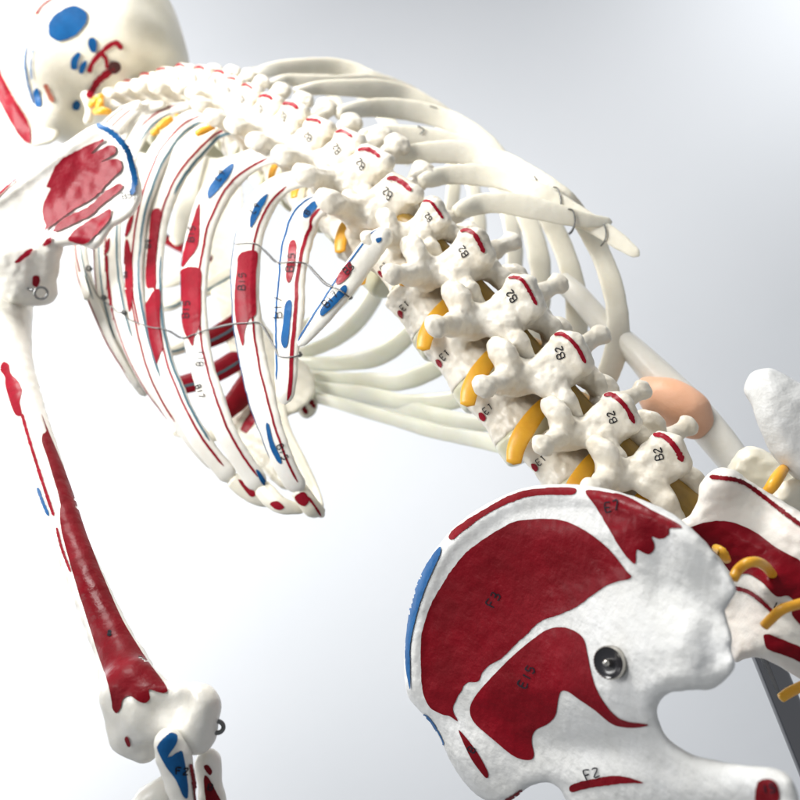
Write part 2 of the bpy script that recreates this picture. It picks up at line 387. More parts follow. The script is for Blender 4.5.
paint(hipg, hb, [(571,785),(588,780),(611,776),(627,777),(644,783),(627,783),(611,785),(588,788),(572,792)], RED, 1.6, .3)
paint(hipg, hb, [(757,786),(760,781),(770,779),(778,785),(778,802),(757,802)], RED, 1.6, .3)
brush(hipg, hb, [(424,714),(432,722),(440,736),(444,745)], 2.6, BLUE)
brush(hipg, hb, [(505,800),(512,797),(522,790)], 3.0, RED)
write(hipg, hb, 'F3', 494, 608, 9, -58, wd=1.2); write(hipg, hb, 'E15', 526, 688, 8.5, -62, wd=1.5); write(hipg, hb, 'E7', 607, 512, 8.5, -12, wd=1.3)
write(hipg, hb, 'F2', 587, 780, 9, -18, wd=1.3); write(hipg, hb, 'B', 474, 753, 7, -60, wd=1.3)
write(hipg, hb, 'B2', 427, 580, 6, -66, wd=1.2)
write(hipg, hb, '15', 764, 793, 8, -5, wd=1.6)
hip = link('hip_bone', hipg, root); tag(hip, 'large left hip bone with big dark red muscle areas')
# thumb screw
def lathe(c, ax, prof, seg=40, teeth=0):
    ax = _n(ax); a = _n(np.cross(ax, (0.1, .3, 1))); b = np.cross(ax, a); V = []; f = []; n = len(prof)
    for r, z, tt in prof:
        for j in range(seg):
            th = 2*math.pi*j/seg; rr = r * (1 + (tt and teeth*(-1)**j)); V.append(c + ax*z + (a*math.cos(th) + b*math.sin(th))*rr)
    for i in range(n-1):
        for j in range(seg):
            k = (j+1) % seg; f.append((i*seg+j, i*seg+k, (i+1)*seg+k, (i+1)*seg+j))
    return np.array(V), f
h0 = hb.ray_cast(*camray(614, 662)); c0 = np.array(h0[0]); toc = _n(CAM - c0); ax = _n(toc + .45*(W(C(560, 668, .22)) - W(C(620, 660, .22)))/np.linalg.norm(W(C(560, 668, .22)) - W(C(620, 660, .22))))
g = Geo(); R_ = 15.5/F_PX*.225
V, f = lathe(c0, ax, [(R_*.8, -.001, 0), (R_*.95, .0008, 0), (R_, .0012, 1), (R_, .0042, 1), (R_*.93, .0048, 0)], 64, .02); g.add(V, f, RIM)
V, f = lathe(c0, ax, [(R_*.93, .0048, 0), (R_*.86, .0043, 0), (R_*.5, .0040, 0), (R_*.24, .0040, 0), (R_*.02, .0040, 0)]); g.add(V, f, DARK)
V, f = lathe(c0, ax, [(R_*.24, .0038, 0), (R_*.22, .0064, 0), (R_*.15, .0072, 0), (R_*.01, .0074, 0)]); g.add(V, f, RIM)
s = link('thumb_screw', g, hip); tag(s, 'round dark steel screw head with knurled rim')

# ---- sacrum with the right side behind it
SAC = [(698,500),(700,486),(708,474),(720,468),(734,470),(748,480),(770,494),(800,512),(830,530),(840,600),(836,690),(800,678),(772,662),(756,657),(744,659),(735,662),(726,640),(700,600),(690,560),(680,524),(690,516)]
def sac_depth(x, y):
    d = .252 - .00016*(x-720) - .00004*(y-560) + .014*gs(x, y, 690, 590, 30) - .006*gs(x, y, 790, 640, 40) + .005*gs(x, y, 755, 510, 22, 16) - .005*gs(x, y, 725, 480, 14)
    return d + .004*gs(x, y, 735, 615, 14, 24) - .005*gs(x, y, 768, 585, 12, 12)
sacg = plate(SAC, sac_depth, lambda x, y, s: .0075 + 0*x, .0008, .005, .022, mt=SACW, nz=(.00035, .006), seed=8)
sb = sacg.bvh()
paint(sacg, sb, [(690,530),(700,524),(712,521),(725,521),(740,525),(758,534),(774,546),(788,554),(802,563),(812,590),(800,604),(788,596),(776,596),(762,582),(748,574),(733,574),(719,556),(705,545)], RED, 2)
brush(sacg, sb, [(710,477),(721,478),(735,480),(747,485),(765,498),(782,511),(803,527)], 4, RED)
brush(sacg, sb, [(732,587),(747,591),(757,597),(765,604),(774,613)], 4, RED)
paint(sacg, sb, [(764,636),(768,634),(777,637),(789,642),(803,649),(803,662),(792,658),(781,654),(768,649),(765,643)], RED, 1.8)
paint(sacg, sb, [(792,612),(804,606),(804,626),(796,620)], RED, 1.8)
write(sacg, sb, '15', 772, 607, 7, 25, wd=1.3)
sac = link('sacrum', sacg, root); tag(sac, 'pinkish sacrum with a dark red stripe beside the hip bone')
g = ctube([(733,579,.215,5),(738,570,.216,5),(747,563,.214,5),(757,562,.216,5.2),(766,567,.222,5),(775,578,.236,4.5)], NERVE); tag(link('nerve_root', g, sac))
g = ctube([(764,626,.216,4.6),(773,617,.214,4.8),(783,609,.213,5),(802,603,.215,5)], NERVE); link('nerve_root', g, sac)
g = ctube([(781,698,.235,4.5),(790,692,.236,5),(804,685,.238,5)], NERVE); link('nerve_root', g, sac)
g = ctube([(716,548,.232,4),(722,552,.226,5),(727,560,.228,4)], NERVE); link('nerve_root', g, sac)

# ---- right hip bone and the pale ala beside it
RH = [(744,390),(751,374),(768,368),(782,373),(800,383),(830,396),(840,470),(836,500),(800,482),(790,474),(772,455),(758,425),(752,405)]
rh = plate(RH, lambda x, y: .272 - .00012*(x-770) + .006*gs(x, y, 745, 385, 14), lambda x, y, s: .0095 + 0*x, .0009, .008, .02, nz=(.0003, .012), seed=12)
b_ = rh.bvh(); rhip = link('hip_bone', rh, root); tag(rhip, 'white upper corner of the right hip bone, unpainted')
AL = [(728,470),(738,452),(752,447),(770,453),(800,470),(840,500),(836,560),(800,520),(775,500),(752,488),(738,482)]
al = plate(AL, lambda x, y: .292 - .0001*(x-770), lambda x, y, s: .008 + 0*x, .0009, .006, .02, mt=CREAM, nz=(.0006, .007), seed=14)
link('sacral_wing', al, sac)
AL2 = [(768,510),(778,486),(800,476),(830,470),(840,540),(800,520)]
al = plate(AL2, lambda x, y: .270 + 0*x, lambda x, y, s: .007 + 0*x, .0009, .006, .02, mt=CREAM, nz=(.0006, .007), seed=15)
link('sacral_wing', al, sac)
g = ctube([(765,494,.256,4.5),(772,486,.254,6),(779,475,.258,6),(786,466,.27,4)], NERVE); link('nerve_root', g, sac)

# ------------------------------------------------------------------ vertebrae (local mm: x left, y back, z up)
S_ = .001
def lumbar(h=.75, seed=1, spin=1.0):
    v = Vol((-52, -50, -34), (52, 48, 32), h)
    rx, ry, hz = 24, 17, 13.5
    wst = 1 - .10*(1 - np.clip(np.abs(v.Z)/hz, 0, 1)**2); yy = v.Y + 27
    r = np.sqrt((v.X/(rx*wst))**2 + (yy/(ry*wst))**2); d1 = (r-1)*ry + 1.5; d2 = np.abs(v.Z) - hz + 1.5
    v.F = (np.minimum(np.maximum(d1, d2), 0) + np.sqrt(np.maximum(d1, 0)**2 + np.maximum(d2, 0)**2) - 1.5).astype(np.float32)
    for s in (-1, 1):
        v.add(v.cap((s*13, -16, 5), (s*16, -2, 5), 5.5), 4)
        v.add(v.cap((s*15, -1, 4), (s*11, 9, -8), 5.2), 4)
        v.add(v.cap((s*12, 6, 1), (s*1, 13, 0), 6.0), 4); v.add(v.cap((s*11, 8, -6), (0, 14, -7), 4.8), 4)
        v.add(v.cap((s*16, 0, 4), (s*18, 3, 21), 6.2, 4.4), 5); v.add(v.ell((s*20.5, 7, 14), (4.4, 6.4, 8.5)), 4); v.sub(v.ell((s*12.5, 1, 20), (4, 6, 8)), 2)
        v.add(v.cap((s*16, -1, 4), (s*30, 3, 4), 7.6, 5.0), 5); v.add(v.cap((s*30, 3, 4), (s*43, 7, 4), 5.0, 3.8), 3); v.add(v.ell((s*43.5, 7.5, 4), (4.6, 3.4, 5.8)), 3)
        v.add(v.cap((s*11, 9, -9), (s*12.5, 11, -19), 5.6, 4.8), 5); v.add(v.cap((s*12.5, 11, -19), (s*10.5, 10, -29), 4.8, 2.4), 3); v.add(v.cap((s*3, 15, 3), (s*11, 12, -14), 1.9, 1.6), 3)
    v.add(v.box((0, 15, -3), (3.2, 9, 8.5), 3.0), 9)
    v.add(v.cap((0, 21, 6), (0, 25, 0), 3.0, 3.6), 5); v.add(v.cap((0, 25, 0), (0, 22, -10), 3.6, 4.0), 5)
    v.sub(v.cap((0, -2, -40), (0, -2, 40), 9.2), 3)
    v.noise(.42, 8, seed).noise(.24, 3.8, seed+9)
    V, Q = v.mesh(); return V*S_, Q
def thoracic(h=.75, seed=2):
    v = Vol((-40, -42, -30), (40, 40, 24), h)
    rx, ry, hz = 16, 14, 10
    wst = 1 - .10*(1 - np.clip(np.abs(v.Z)/hz, 0, 1)**2); yy = v.Y + 21
    r = np.sqrt((v.X/(rx*wst))**2 + (yy/(ry*wst))**2); d1 = (r-1)*ry + 1.5; d2 = np.abs(v.Z) - hz + 1.5
    v.F = (np.minimum(np.maximum(d1, d2), 0) + np.sqrt(np.maximum(d1, 0)**2 + np.maximum(d2, 0)**2) - 1.5).astype(np.float32)
    for s in (-1, 1):
        v.add(v.cap((s*10, -12, 4), (s*12, -1, 4), 4.4), 4)
        v.add(v.cap((s*12, -1, 3), (s*21, 6, 5), 5.6, 4.8), 4); v.add(v.ell((s*28, 10, 7), (5.8, 4.2, 7.2)), 5)
        v.add(v.cap((s*14, 4, 4), (0, 9.5, 1), 5.4), 4); v.add(v.cap((s*11, 5, -4), (0, 11, -6), 5.0), 4)
        v.add(v.cap((s*10, 1, 3), (s*11, 3, 13), 4, 3.4), 3); v.add(v.cap((s*9, 5, -6), (s*9, 7, -15), 4.6, 4), 3)
    v.add(v.box((0, 13, -5), (3.4, 7, 7), 3.0), 7)
    v.add(v.cap((0, 18, 0), (0, 21, -13), 3.2, 4.2), 4)

    v.sub(v.cap((0, -2, -40), (0, -2, 40), 7), 3)
    v.noise(.4, 7, seed).noise(.22, 3.6, seed+9)
    V, Q = v.mesh(); return V*S_, Q
def localray(ox, oy, oz, d):
    return None
def vert_geo(kind, seed, marks=True):
    V, Q = lumbar(seed=seed) if kind == 'lumbar' else thoracic(seed=seed)
    q_ = np.random.RandomState(seed*3 + 1); j = lambda a=.5: float(q_.uniform(-a, a)); dw = j(.35)
    g = Geo().add(V, Q, BONE)
    if marks:
        b = g.bvh()
        big = kind == 'lumbar'
        # rays come from the left and behind: a runs across the spinous process, z along the spine, in mm
        def ray(a, z): return Vector(((-.65*a + .76*70)*S_, (.76*a + .65*70)*S_, z*S_)), Vector((-.76, -.65, 0))
        if big:
            brush(g, b, [(14.6+j(.4), 8.2+j()), (17.0+j(.3), 6.0+j()), (18.5+j(.3), 1.5+j()), (18.4+j(.3), -4+j()), (17.0+j(.3), -9.5+j(1.5))], 1.9+dw, REDS, step=.7, off=.00035, ray=ray, ns=4)
            write(g, b, 'B2', 12+j(1), -4+j(1.5), 3.1+j(.3), 75+j(12), ray, .55, False, off=.0003)
            def ray2(y, z): return Vector((.06, y*S_, z*S_)), Vector((-1, 0, 0))
            paint(g, b, [(-31, 2), (-29, 4.2), (-26.5, 3), (-27, 0), (-29.5, -.4)], REDS, .8, .1, .0003, ray2)
            write(g, b, 'EI', -25, 1, 3, 0, ray2, .45, False, off=.0003)
        else:
            brush(g, b, [(12.5+j(), 1+j()), (14.8+j(), -2+j()), (16, -7), (16.2+j(), -12+j(2))], 1.8+dw, REDS, step=.7, off=.00035, ray=ray, ns=4)
            write(g, b, 'B2', 9+j(1), -7+j(1), 3.0, 75+j(12), ray, .45, False, off=.0003)
    return g
def me_of(name, geo):
    me = bpy.data.meshes.new(name); me.from_pydata(np.concatenate(geo.v).tolist(), [], geo.f); me.update()
    for x in geo.mats: me.materials.append(x)
    me.polygons.foreach_set('material_index', geo.m); me.polygons.foreach_set('use_smooth', [True]*len(me.polygons)); return me
MEL = [me_of('vertebra_lumbar', vert_geo('lumbar', k)) for k in (1, 4, 7, 11, 15, 18)]
MET = [me_of('vertebra_thoracic', vert_geo('thoracic', k)) for k in (2, 5, 9, 13)]
def simple(name, fn, h, mt, box):
    v = Vol(*box, h); fn(v); V, Q = v.mesh(); return me_of(name, Geo().add(V*S_, Q, mt))
def f_disc(rx, ry, yc):
    def fn(v):
        r = np.sqrt((v.X/rx)**2 + ((v.Y-yc)/ry)**2); d1 = (r-1)*ry + 3; d2 = np.abs(v.Z) - 7 + 3
        v.F = (np.minimum(np.maximum(d1, d2), 0) + np.sqrt(np.maximum(d1, 0)**2 + np.maximum(d2, 0)**2) - 3).astype(np.float32)
    return fn
MDL = simple('disc_l', f_disc(24, 17, -27), 1.0, DISC, ((-30, -50, -10), (30, -4, 10)))
MDT = simple('disc_t', f_disc(16, 14, -21), 1.0, DISC, ((-22, -40, -10), (22, -4, 10)))
def nerve_mesh():
    g = Geo()
    for s in (1, -1):
        p = catmull(np.array([(4*s, -3, -12), (14*s, -5, -14), (24*s, -9, -18), (30*s, -13, -22), (34*s, -16, -27)], float), 1.0)
        k = np.linspace(0, 1, len(p)); R_n = np.interp(k, [0, .3, .6, .85, 1], [3.6, 4.0, 4.6, 4.2, 3.4])
        V, f, _ = tube(p, R_n, 20, True, np.interp(k, [0, .4, 1], [.8, .42, .36]), np.tile((.55*s, .80, .22), (len(p), 1)))
        g.add(V*S_, f, NERVE)
    return me_of('nerve', g)
MNV = nerve_mesh()

MARKS = [('lumbar', 682, 449, .279), ('lumbar', 631, 408, .290), ('lumbar', 582, 347, .303), ('lumbar', 534, 289, .317), ('lumbar', 484, 241, .333), ('lumbar', 441, 208, .351),
         ('thoracic', 407, 182, .370), ('thoracic', 378, 151, .390), ('thoracic', 352, 133, .410), ('thoracic', 322, 120, .430), ('thoracic', 297, 104, .450), ('thoracic', 273, 96, .468),
         ('thoracic', 253, 86, .487), ('thoracic', 237, 78, .501), ('thoracic', 224, 71, .515), ('thoracic', 205, 67, .53), ('thoracic', 186, 65, .547), ('thoracic', 167, 68, .564), ('thoracic', 149, 73, .579), ('thoracic', 131, 80, .592)]
TIP = {'lumbar': (0, 27, -4), 'thoracic': (0, 23, -7)}
tips = np.array([C(x, y, d) for _, x, y, d in MARKS]); tips_w = W(tips)
Ls = _n((-.789, -.038, .614)); VG = []
prev_c = []
for i, (kind, x, y, d) in enumerate(MARKS):
    a, b = max(0, i-1), min(len(MARKS)-1, i+1)
    tb = min(max((i - 4) / 3, 0), 1)
    up = _n(np.array((-.548, .79, -.275))*(1-tb) + np.array((-.652, .675, -.346))*tb)
    if i > 7: up = _n(.75*np.array((-.56, .72, -.38)) + .5*_n(tips[b] - tips[a]))
    Ls = np.array((-.747, -.311, .587))*(1-tb) + np.array((-.731, -.437, .524))*tb
    l = _n(Ls - up*Ls.dot(up)); p = np.cross(up, l)
    gap = np.linalg.norm(tips[b] - tips[a]) / (b - a)
    s = gap / (.0375 if kind == 'lumbar' else .0262)
    s = min(max(s*1.06, .86), 1.2) if kind == 'lumbar' else min(max(s*1.14, .95), 1.25)
    if i == 5: s *= .90
    R3 = np.array([M @ l, M @ p, M @ up]).T
    cw = tips_w[i] - R3 @ (np.array(TIP[kind]) * S_ * s)
    mw = Matrix.Translation(cw.tolist()) @ Matrix([list(R3[k]) + [0] for k in range(3)] + [[0, 0, 0, 1]]) @ Matrix.Scale(s, 4)
    me = MEL[i] if kind == 'lumbar' else MET[i % 4]
    o = bpy.data.objects.new('vertebra', me); sc.collection.objects.link(o); place(o, mw, root)
    dz = -19.0 if kind == 'lumbar' else -14
    dd = bpy.data.objects.new('intervertebral_disc', MDL if kind == 'lumbar' else MDT); sc.collection.objects.link(dd); place(dd, mw @ Matrix.Translation((0, 0, dz*S_)), o)
    nv = bpy.data.objects.new('nerve_root', MNV); sc.collection.objects.link(nv); place(nv, mw @ Matrix.Scale(1.0 if i < 5 else .8 if i < 8 else .6 if i < 12 else .4, 4), o)
    prev_c.append((cw, s))
cp = [W(C(735, 545, .285))] + [c for c, _ in prev_c]
V, f, _ = tube(catmull(cp, .01), .0072, 14); link('spinal_cord', Geo().add(V, f, CORD), root)

# ------------------------------------------------------------------ ribs
A0 = C(322, 118, .44) - P*.10
def rib_frames(path, a):
    q = catmull([(x, y, w_, aa) for (x, y, w_), aa in zip(path, a)], 3.0)
    pc = np.array([C(x, y, DA(x, y, aa)) for x, y, w_, aa in q])
    for _ in range(3): pc[1:-1] = (pc[:-2] + 2*pc[1:-1] + pc[2:]) / 4
    return q, pc
def rib(path, a, mt=RIBM, face=.55, flat=.40, inner=False, taper=True, name='rib', head=True, lines=None, seed=0, wide=1.0):
    q, pc = rib_frames(path, a); n = len(q)
    ax = A0 + np.outer((pc - A0) @ U, U); out = pc - ax; out /= np.linalg.norm(out, axis=1)[:, None]
    toc = -pc / np.linalg.norm(pc, axis=1)[:, None]
    if inner: out = -out
    nr = out*(1-face) + toc*face
    rad = wide * q[:, 2] * (-pc[:, 2]) / F_PX
    r_ = np.random.RandomState(seed + 100); rad = rad * (1 + .05*np.convolve(r_.normal(size=n+8), np.ones(9)/9, 'valid')*2)
    sl = np.r_[0, np.cumsum(np.linalg.norm(np.diff(pc, axis=0), axis=1))]; e = np.clip((sl[-1]-sl)/max(rad[-3], 1e-4), .03, 1); rad = rad*np.sqrt(1-(1-e)**2)
    fl = np.full(n, flat)
    if head:
        k = min(8, n//4)
        for i in range(k): fl[i] = flat + (.85-flat)*(1-i/k)
    Mw = W(pc); V, f, fr = tube(Mw, rad, 36, True, fl, (nr @ M.T)); g = Geo().add(V, f, mt)
    def strip(s0, s1, v0, wd, m, side=1):
        """painted line: s along the rib, v across it; width in metres"""
        p, t, N, B, R, FL = fr; i0, i1 = int(s0*(n-1)), int(s1*(n-1)); VV = []; ff = []
        sg = 1 if (np.mean(((B @ M)[:, 0])) > 0) else -1        # +v = towards picture right
        jj = np.convolve(r_.normal(size=n+8), np.ones(5)/5, 'same')[:n]*.03
        idx = range(i0, i1+1)
        for c_, i in enumerate(idx):
            e = min(1, .3 + c_/3, .3 + (len(idx)-1-c_)/3); base = (v0(i/(n-1)) if callable(v0) else v0)
            for z in (-1, 0, 1):
                v = np.clip(base + jj[i] + z*wd*.5*e/R[i], -.985, .985); th = math.asin(v)
                VV.append(p[i] + B[i]*sg*math.sin(th)*(R[i]+.00012) + N[i]*side*math.cos(th)*(R[i]*FL[i]+.00022))
        for c_ in range(len(idx)-1):
            for z in range(2): a_ = c_*3+z; ff.append((a_, a_+1, a_+4, a_+3))
        g.add(VV, ff, m)
    for L_ in (lines or []): strip(*L_)
    return g, fr, strip
def A(n, a0, a1, a2):
    t = np.linspace(0, 1, n); return np.where(t < .45, a0 + (a1-a0)*(t/.45)**1.6, a1 + (a2-a1)*((t-.45)/.55))
LR = {
 12: [(388,236,7),(379,240,10),(366,256,11),(350,278,11),(334,300,10),(317,323,8),(299,346,4)],
 11: [(342,203,6),(330,202,9),(317,207,12),(305,219,14),(296,245,14),(291,280,14),(289,315,13.5),(287,350,12),(286,380,10),(285,404,7)],
 10: [(310,179,6),(299,179,8),(283,184,10),(266,198,12),(254,220,13),(247,250,13),(245,285,13),(247,320,13.5),(252,355,14),(261,395,13),(273,435,12),(286,468,11),(300,492,11)],
 9: [(292,154,6),(278,154,8),(262,157,9),(242,166,11),(225,180,13),(210,205,14),(200,235,13),(195,265,13),(194,300,12.5),(196,335,12.5),(203,370,12.5),(214,405,12),(228,438,11),(245,465,11),(262,489,12)],
 8: [(255,126,5),(240,126,7),(222,128,8),(206,136,10),(190,151,12),(174,173,12.5),(162,200,12),(156,230,11),(153,262,10.5),(153,300,10.5),(157,335,10),(165,365,10),(178,398,10),(194,430,10),(212,456,10),(233,480,11)],
 7: [(222,114,4),(208,115,6),(190,120,8),(174,134,9.5),(159,155,10),(149,178,10),(141,203,10),(136,228,10),(134,255,10),(134,290,9.5),(139,320,9),(146,350,9),(155,378,9),(168,404,9),(184,428,9),(202,450,9),(220,468,9)],
 6: [(190,106,3),(174,108,5),(158,115,7),(145,127,8),(134,146,8),(124,175,8),(116,205,8),(113,235,8),(113,262,8.5),(116,290,9),(121,315,9),(129,340,8.5),(139,364,8),(153,390,7.5),(171,414,7),(192,438,7)],
 5: [(165,104,3),(148,108,4),(136,117,5),(125,130,6),(112,155,6),(103,190,6),(99,225,6),(99,250,6.5),(101,278,7),(105,305,7),(112,330,7),(121,354,6.5),(132,376,6),(146,396,5)],
 4: [(150,104,3),(135,110,4),(120,123,5),(105,142,5),(92,172,5.5),(83,210,6),(80,245,6.5),(84,270,6.5),(91,295,6),(100,318,5.5),(110,342,5),(124,366,4),(138,388,3)],
 3: [(140,104,3),(122,112,4),(105,128,4.5),(88,160,5),(77,205,5),(76,245,5),(80,275,4.5),(88,300,4)]}
AA = {12: (-.038,-.022,-.010), 11: (-.036,-.008,.03), 10: (-.036,.002,.085), 9: (-.036,.008,.095), 8: (-.036,.012,.10), 7: (-.034,.015,.105), 6: (-.024,.018,.11), 5: (-.026,.02,.11), 4: (-.026,.022,.10), 3: (-.028,.025,.05)}
REDL = lambda e: [(0.10, e, .62, .0014, REDS)]
LN = {12: [(.06,.98,-.66,.0012,BLUE)],
 11: [(.12,.90,-.68,.0015,BLUE),(.08,.99,.62,.0019,REDS)],
 10: [(.24,.88,-.86,.0009,BLUE),(.06,.97,.60,.0012,REDS)],
 9: [(.35,.70,-.93,.0007,BLUE),(.05,.97,.60,.0013,REDS)],
 8: [(.04,.97,.55,.0014,REDS),(.05,.3,.88,.0014,TEAL),(.45,.9,.9,.0010,TEAL)],
 7: [(.04,.62,.20,.0013,REDS),(.50,.85,-.1,.0013,REDS),(.05,.75,.80,.0013,TEAL)],
 6: [(.03,.4,-.1,.0012,REDS),(.4,.97,-.62,.0013,REDS),(.05,.7,.72,.0012,TEAL)],
 5: [(.05,.95,-.62,.0013,REDS),(.3,.8,.3,.0012,TEAL)], 4: [(.05,.95,-.4,.0013,REDS),(.3,.7,.4,.0010,TEAL)], 3: [(.05,.95,-.2,.0013,REDS)]}
PAT = {
 12: [(REDS, [(336,284),(338,276),(345,266),(350,262),(352,268),(349,276),(342,283),(337,285)]), (BLUE, [(320,313),(323,306),(335,295),(343,286),(347,287),(346,293),(340,300),(330,310),(322,316)]), (BLUE, [(376,239),(381,237),(382,240),(378,243)])],
 11: [(REDS, [(286,278),(287,265),(289,245),(293,240),(296,243),(296,258),(293,275),(289,283)]), (BLUE, [(281,340),(283,325),(285,306),(289,300),(292,304),(290,325),(288,344),(284,348)]), (BLUE, [(303,216),(305,209),(313,202),(318,202),(318,206),(311,215),(306,218)])],
 10: [(REDS, [(240,254),(257,252),(256,275),(256,300),(256,314),(249,320),(245,332),(243,346),(238,330),(235,312),(235,290),(237,270)]), (BLUE, [(250,227),(251,215),(257,203),(267,194),(267,198),(261,210),(255,222),(251,228)]), (BLUE, [(266,425),(269,424),(273,440),(280,456),(282,463),(278,462),(270,446)])],
 9: [(REDS, [(199,204),(200,215),(199,240),(196,250),(190,258),(182,267),(184,250),(190,230)]), (REDS, [(182,270),(200,269),(201,290),(201,310),(200,325),(195,336),(193,346),(189,340),(184,330),(181,310),(180,290)]), (BLUE, [(208,198),(209,188),(220,173),(231,164),(234,165),(230,175),(220,188),(212,197)]), (BLUE, [(256,470),(260,472),(268,485),(266,487),(261,482)])],
 8: [(REDS, [(147,287),(146,270),(149,240),(151,215),(155,209),(161,211),(159,230),(156,255),(156,285),(152,288)]), (REDS, [(145,308),(150,297),(155,290),(160,292),(160,320),(163,345),(160,355),(155,366),(152,350),(147,328)])],
 7: [(REDS, [(125,245),(128,240),(131,252),(133,270),(133,295),(130,312),(127,300),(124,280)]), (REDS, [(125,236),(128,222),(134,212),(132,225),(128,235)])],
 6: [(REDS, [(104,262),(108,256),(109,275),(112,300),(114,320),(110,310),(105,290)]), (REDS, [(103,252),(106,243),(110,238),(109,250),(105,255)])]}
TXT = {12: [('B5', 347, 275, 6.5, -38), ('B17', 327, 308, 6.5, -48)], 11: [('B15', 293, 272, 7, -82), ('B17', 282, 318, 8, -88), ('B', 309, 215, 5, -60)],
 10: [('B15', 245, 290, 6.5, -86), ('L9', 254, 214, 6, -50), ('B15', 277, 446, 6, 68)], 9: [('B15', 194, 242, 6, -84), ('B15', 189, 318, 6.5, -86), ('L9', 219, 181, 6, -50), ('B11', 203, 366, 6, -85), ('B17', 196, 386, 5, 72)],
 8: [('B9', 151, 248, 5, -85)], 7: [('B6', 127, 278, 4, -85)]}
left_bvh = []; allV = []; allF = []; nv_ = 0
for k in LR:
    g, fr, strip = rib(LR[k], A(len(LR[k]), *AA[k]), lines=LN.get(k), seed=k, wide=1.2, flat=.42 if k > 10 else .40)
    bb = g.bvh()
    for m_, pl in PAT.get(k, []): paint(g, bb, pl, m_, 1.5, .2, .0003)
    for t_ in TXT.get(k, []): write(g, bb, *t_, wd=.95, off=.0005)
    v_ = np.concatenate(g.v); allF += [tuple(i+nv_ for i in q_) for q_ in g.f]; allV.append(v_); nv_ += len(v_)
    o = link('rib', g, root)
    tag(o, {12: 'short lowest left rib with blue and red marks', 11: 'left rib ending free with blue and red stripes', 10: 'left rib with one dark red block and a blue bar', 9: 'left rib with a red wedge above a red block'}.get(k))
ribs_bvh = BVHTree.FromPolygons(np.concatenate(allV).tolist(), allF)

# right ribs: outside faces seen from behind, unpainted
RR = [
 ([(455,212,5),(464,209,8),(480,204,9),(506,203,9.5),(538,209,9.5),(562,215,8.5),(585,220,6.5),(612,222,4)], (-.030,-.03,-.02)),
 ([(420,182,5),(430,179,8),(447,175,8.5),(481,175,9.5),(512,182,10),(538,194,10),(558,205,10),(580,217,9),(601,229,8),(620,242,7),(639,256,4)], (-.034,-.03,-.01)),
 ([(388,158,5),(400,155,8),(436,152,9),(470,153,10),(502,162,10.5),(526,175,11),(547,188,11),(566,202,10),(583,222,9),(599,250,9),(612,285,9.5),(618,320,10),(616,350,10),(604,382,9.5),(582,410,9),(552,432,8)], (-.036,-.025,.075)),
 ([(362,136,5),(375,134,7),(400,134,8),(440,139,8),(477,150,8.5),(508,166,9),(530,187,9),(548,217,9),(563,248,9.5),(573,280,9.5),(577,315,9.5),(573,350,9.5),(560,380,9),(538,402,8)], (-.036,-.01,.085)),
 ([(338,114,5),(350,111,7),(372,108,8),(400,109,9),(432,115,9),(465,128,9),(490,147,9),(508,175,9),(522,205,9.5),(535,240,10),(541,275,9.5),(539,310,9),(528,345,9),(508,372,8)], (-.036,-.005,.09)),
 ([(296,92,4),(320,88,6),(350,88,8),(380,90,9),(405,96,9),(430,108,8.5),(455,124,8),(475,145,8),(492,175,8),(506,205,8),(514,240,8),(513,275,8),(502,308,7)], (-.036,.0,.09)),
 ([(270,86,4),(284,80,5),(310,82,6),(340,84,7),(370,84,8),(395,90,8),(415,100,8),(436,114,7),(452,136,7),(466,165,7),(476,200,7),(479,232,7),(472,262,7)], (-.036,.005,.09)),
 ([(250,84,4),(262,73,6),(280,68,6.5),(305,66,6.5),(330,66,7),(352,71,7.5),(372,80,8),(395,88,7.5),(415,96,6.5),(430,106,5.5),(440,125,5.5),(449,150,6),(454,182,6.5),(450,214,6.5)], (-.034,-.005,.07)),
 ([(310,72,5),(335,77,6),(360,90,7),(380,110,7),(395,135,7),(408,165,7)], (.01,.03,.08))]
RR += [([(230,84,3),(245,74,4),(262,71,4),(285,73,4.5),(310,78,5),(330,92,5),(345,118,5)], (-.03,0,.06))]
rr_geo = []
for i, (pth, a) in enumerate(RR):
    g, fr, strip = rib(pth, A(len(pth), *a), mt=CREAM, face=.72, seed=40+i, flat=.30, wide=1.16)
    v_ = g.v[0]; rr_geo.append(g)
    o = link('rib', g, root)
tag(o, 'cream unpainted right rib at the top of the cage')
rrb = BVHTree.FromPolygons(np.concatenate([g.v[0] for g in rr_geo]).tolist(), [tuple(i + sum(len(h_.v[0]) for h_ in rr_geo[:k]) for i in q_) for k, g in enumerate(rr_geo) for q_ in g.f])

# costal cartilages
def cart(pth, a, mt=CART, face=.75, flat=.38, name='costal_cartilage'):
    a = np.linspace(a[0], a[1], len(pth)); g, fr, st = rib(pth, a, mt=mt, face=face, flat=flat, head=False, seed=len(pth), wide=1.18); return g
CC = [
 ([(294,362,6),(318,364,7),(345,363,7.5),(377,357,8),(400,343,8),(417,322,8),(426,300,8)], (.150,.10)),
 ([(300,374,5),(330,378,6),(360,380,7),(395,382,8),(425,374,8.5),(448,360,8.5),(468,338,8)], (.150,.10)),
 ([(300,385,5),(335,390,6),(370,395,7),(405,402,7),(440,402,8),(470,396,8),(500,382,8),(525,360,8)], (.150,.09)),
 ([(300,394,5),(330,401,5.5),(365,411,6),(400,421,6.5),(440,432,7),(480,440,7.5),(515,446,8),(545,440,8)], (.148,.085)),
 ([(342,390,6),(375,399,8),(405,409,9),(440,418,9),(475,423,8),(520,422,8)], (.150,.10)),
 ([(288,356,5),(312,350,6),(338,338,7),(360,318,8),(376,292,8),(386,262,8)], (.145,.10)),
 ([(292,330,4),(318,318,5),(345,296,6),(362,268,6)], (.14,.11)),
]
for pth, a in CC:
    o = link('costal_cartilage', cart(pth, a), root)
tag(o, 'greenish translucent cartilage on the right side of the cage')
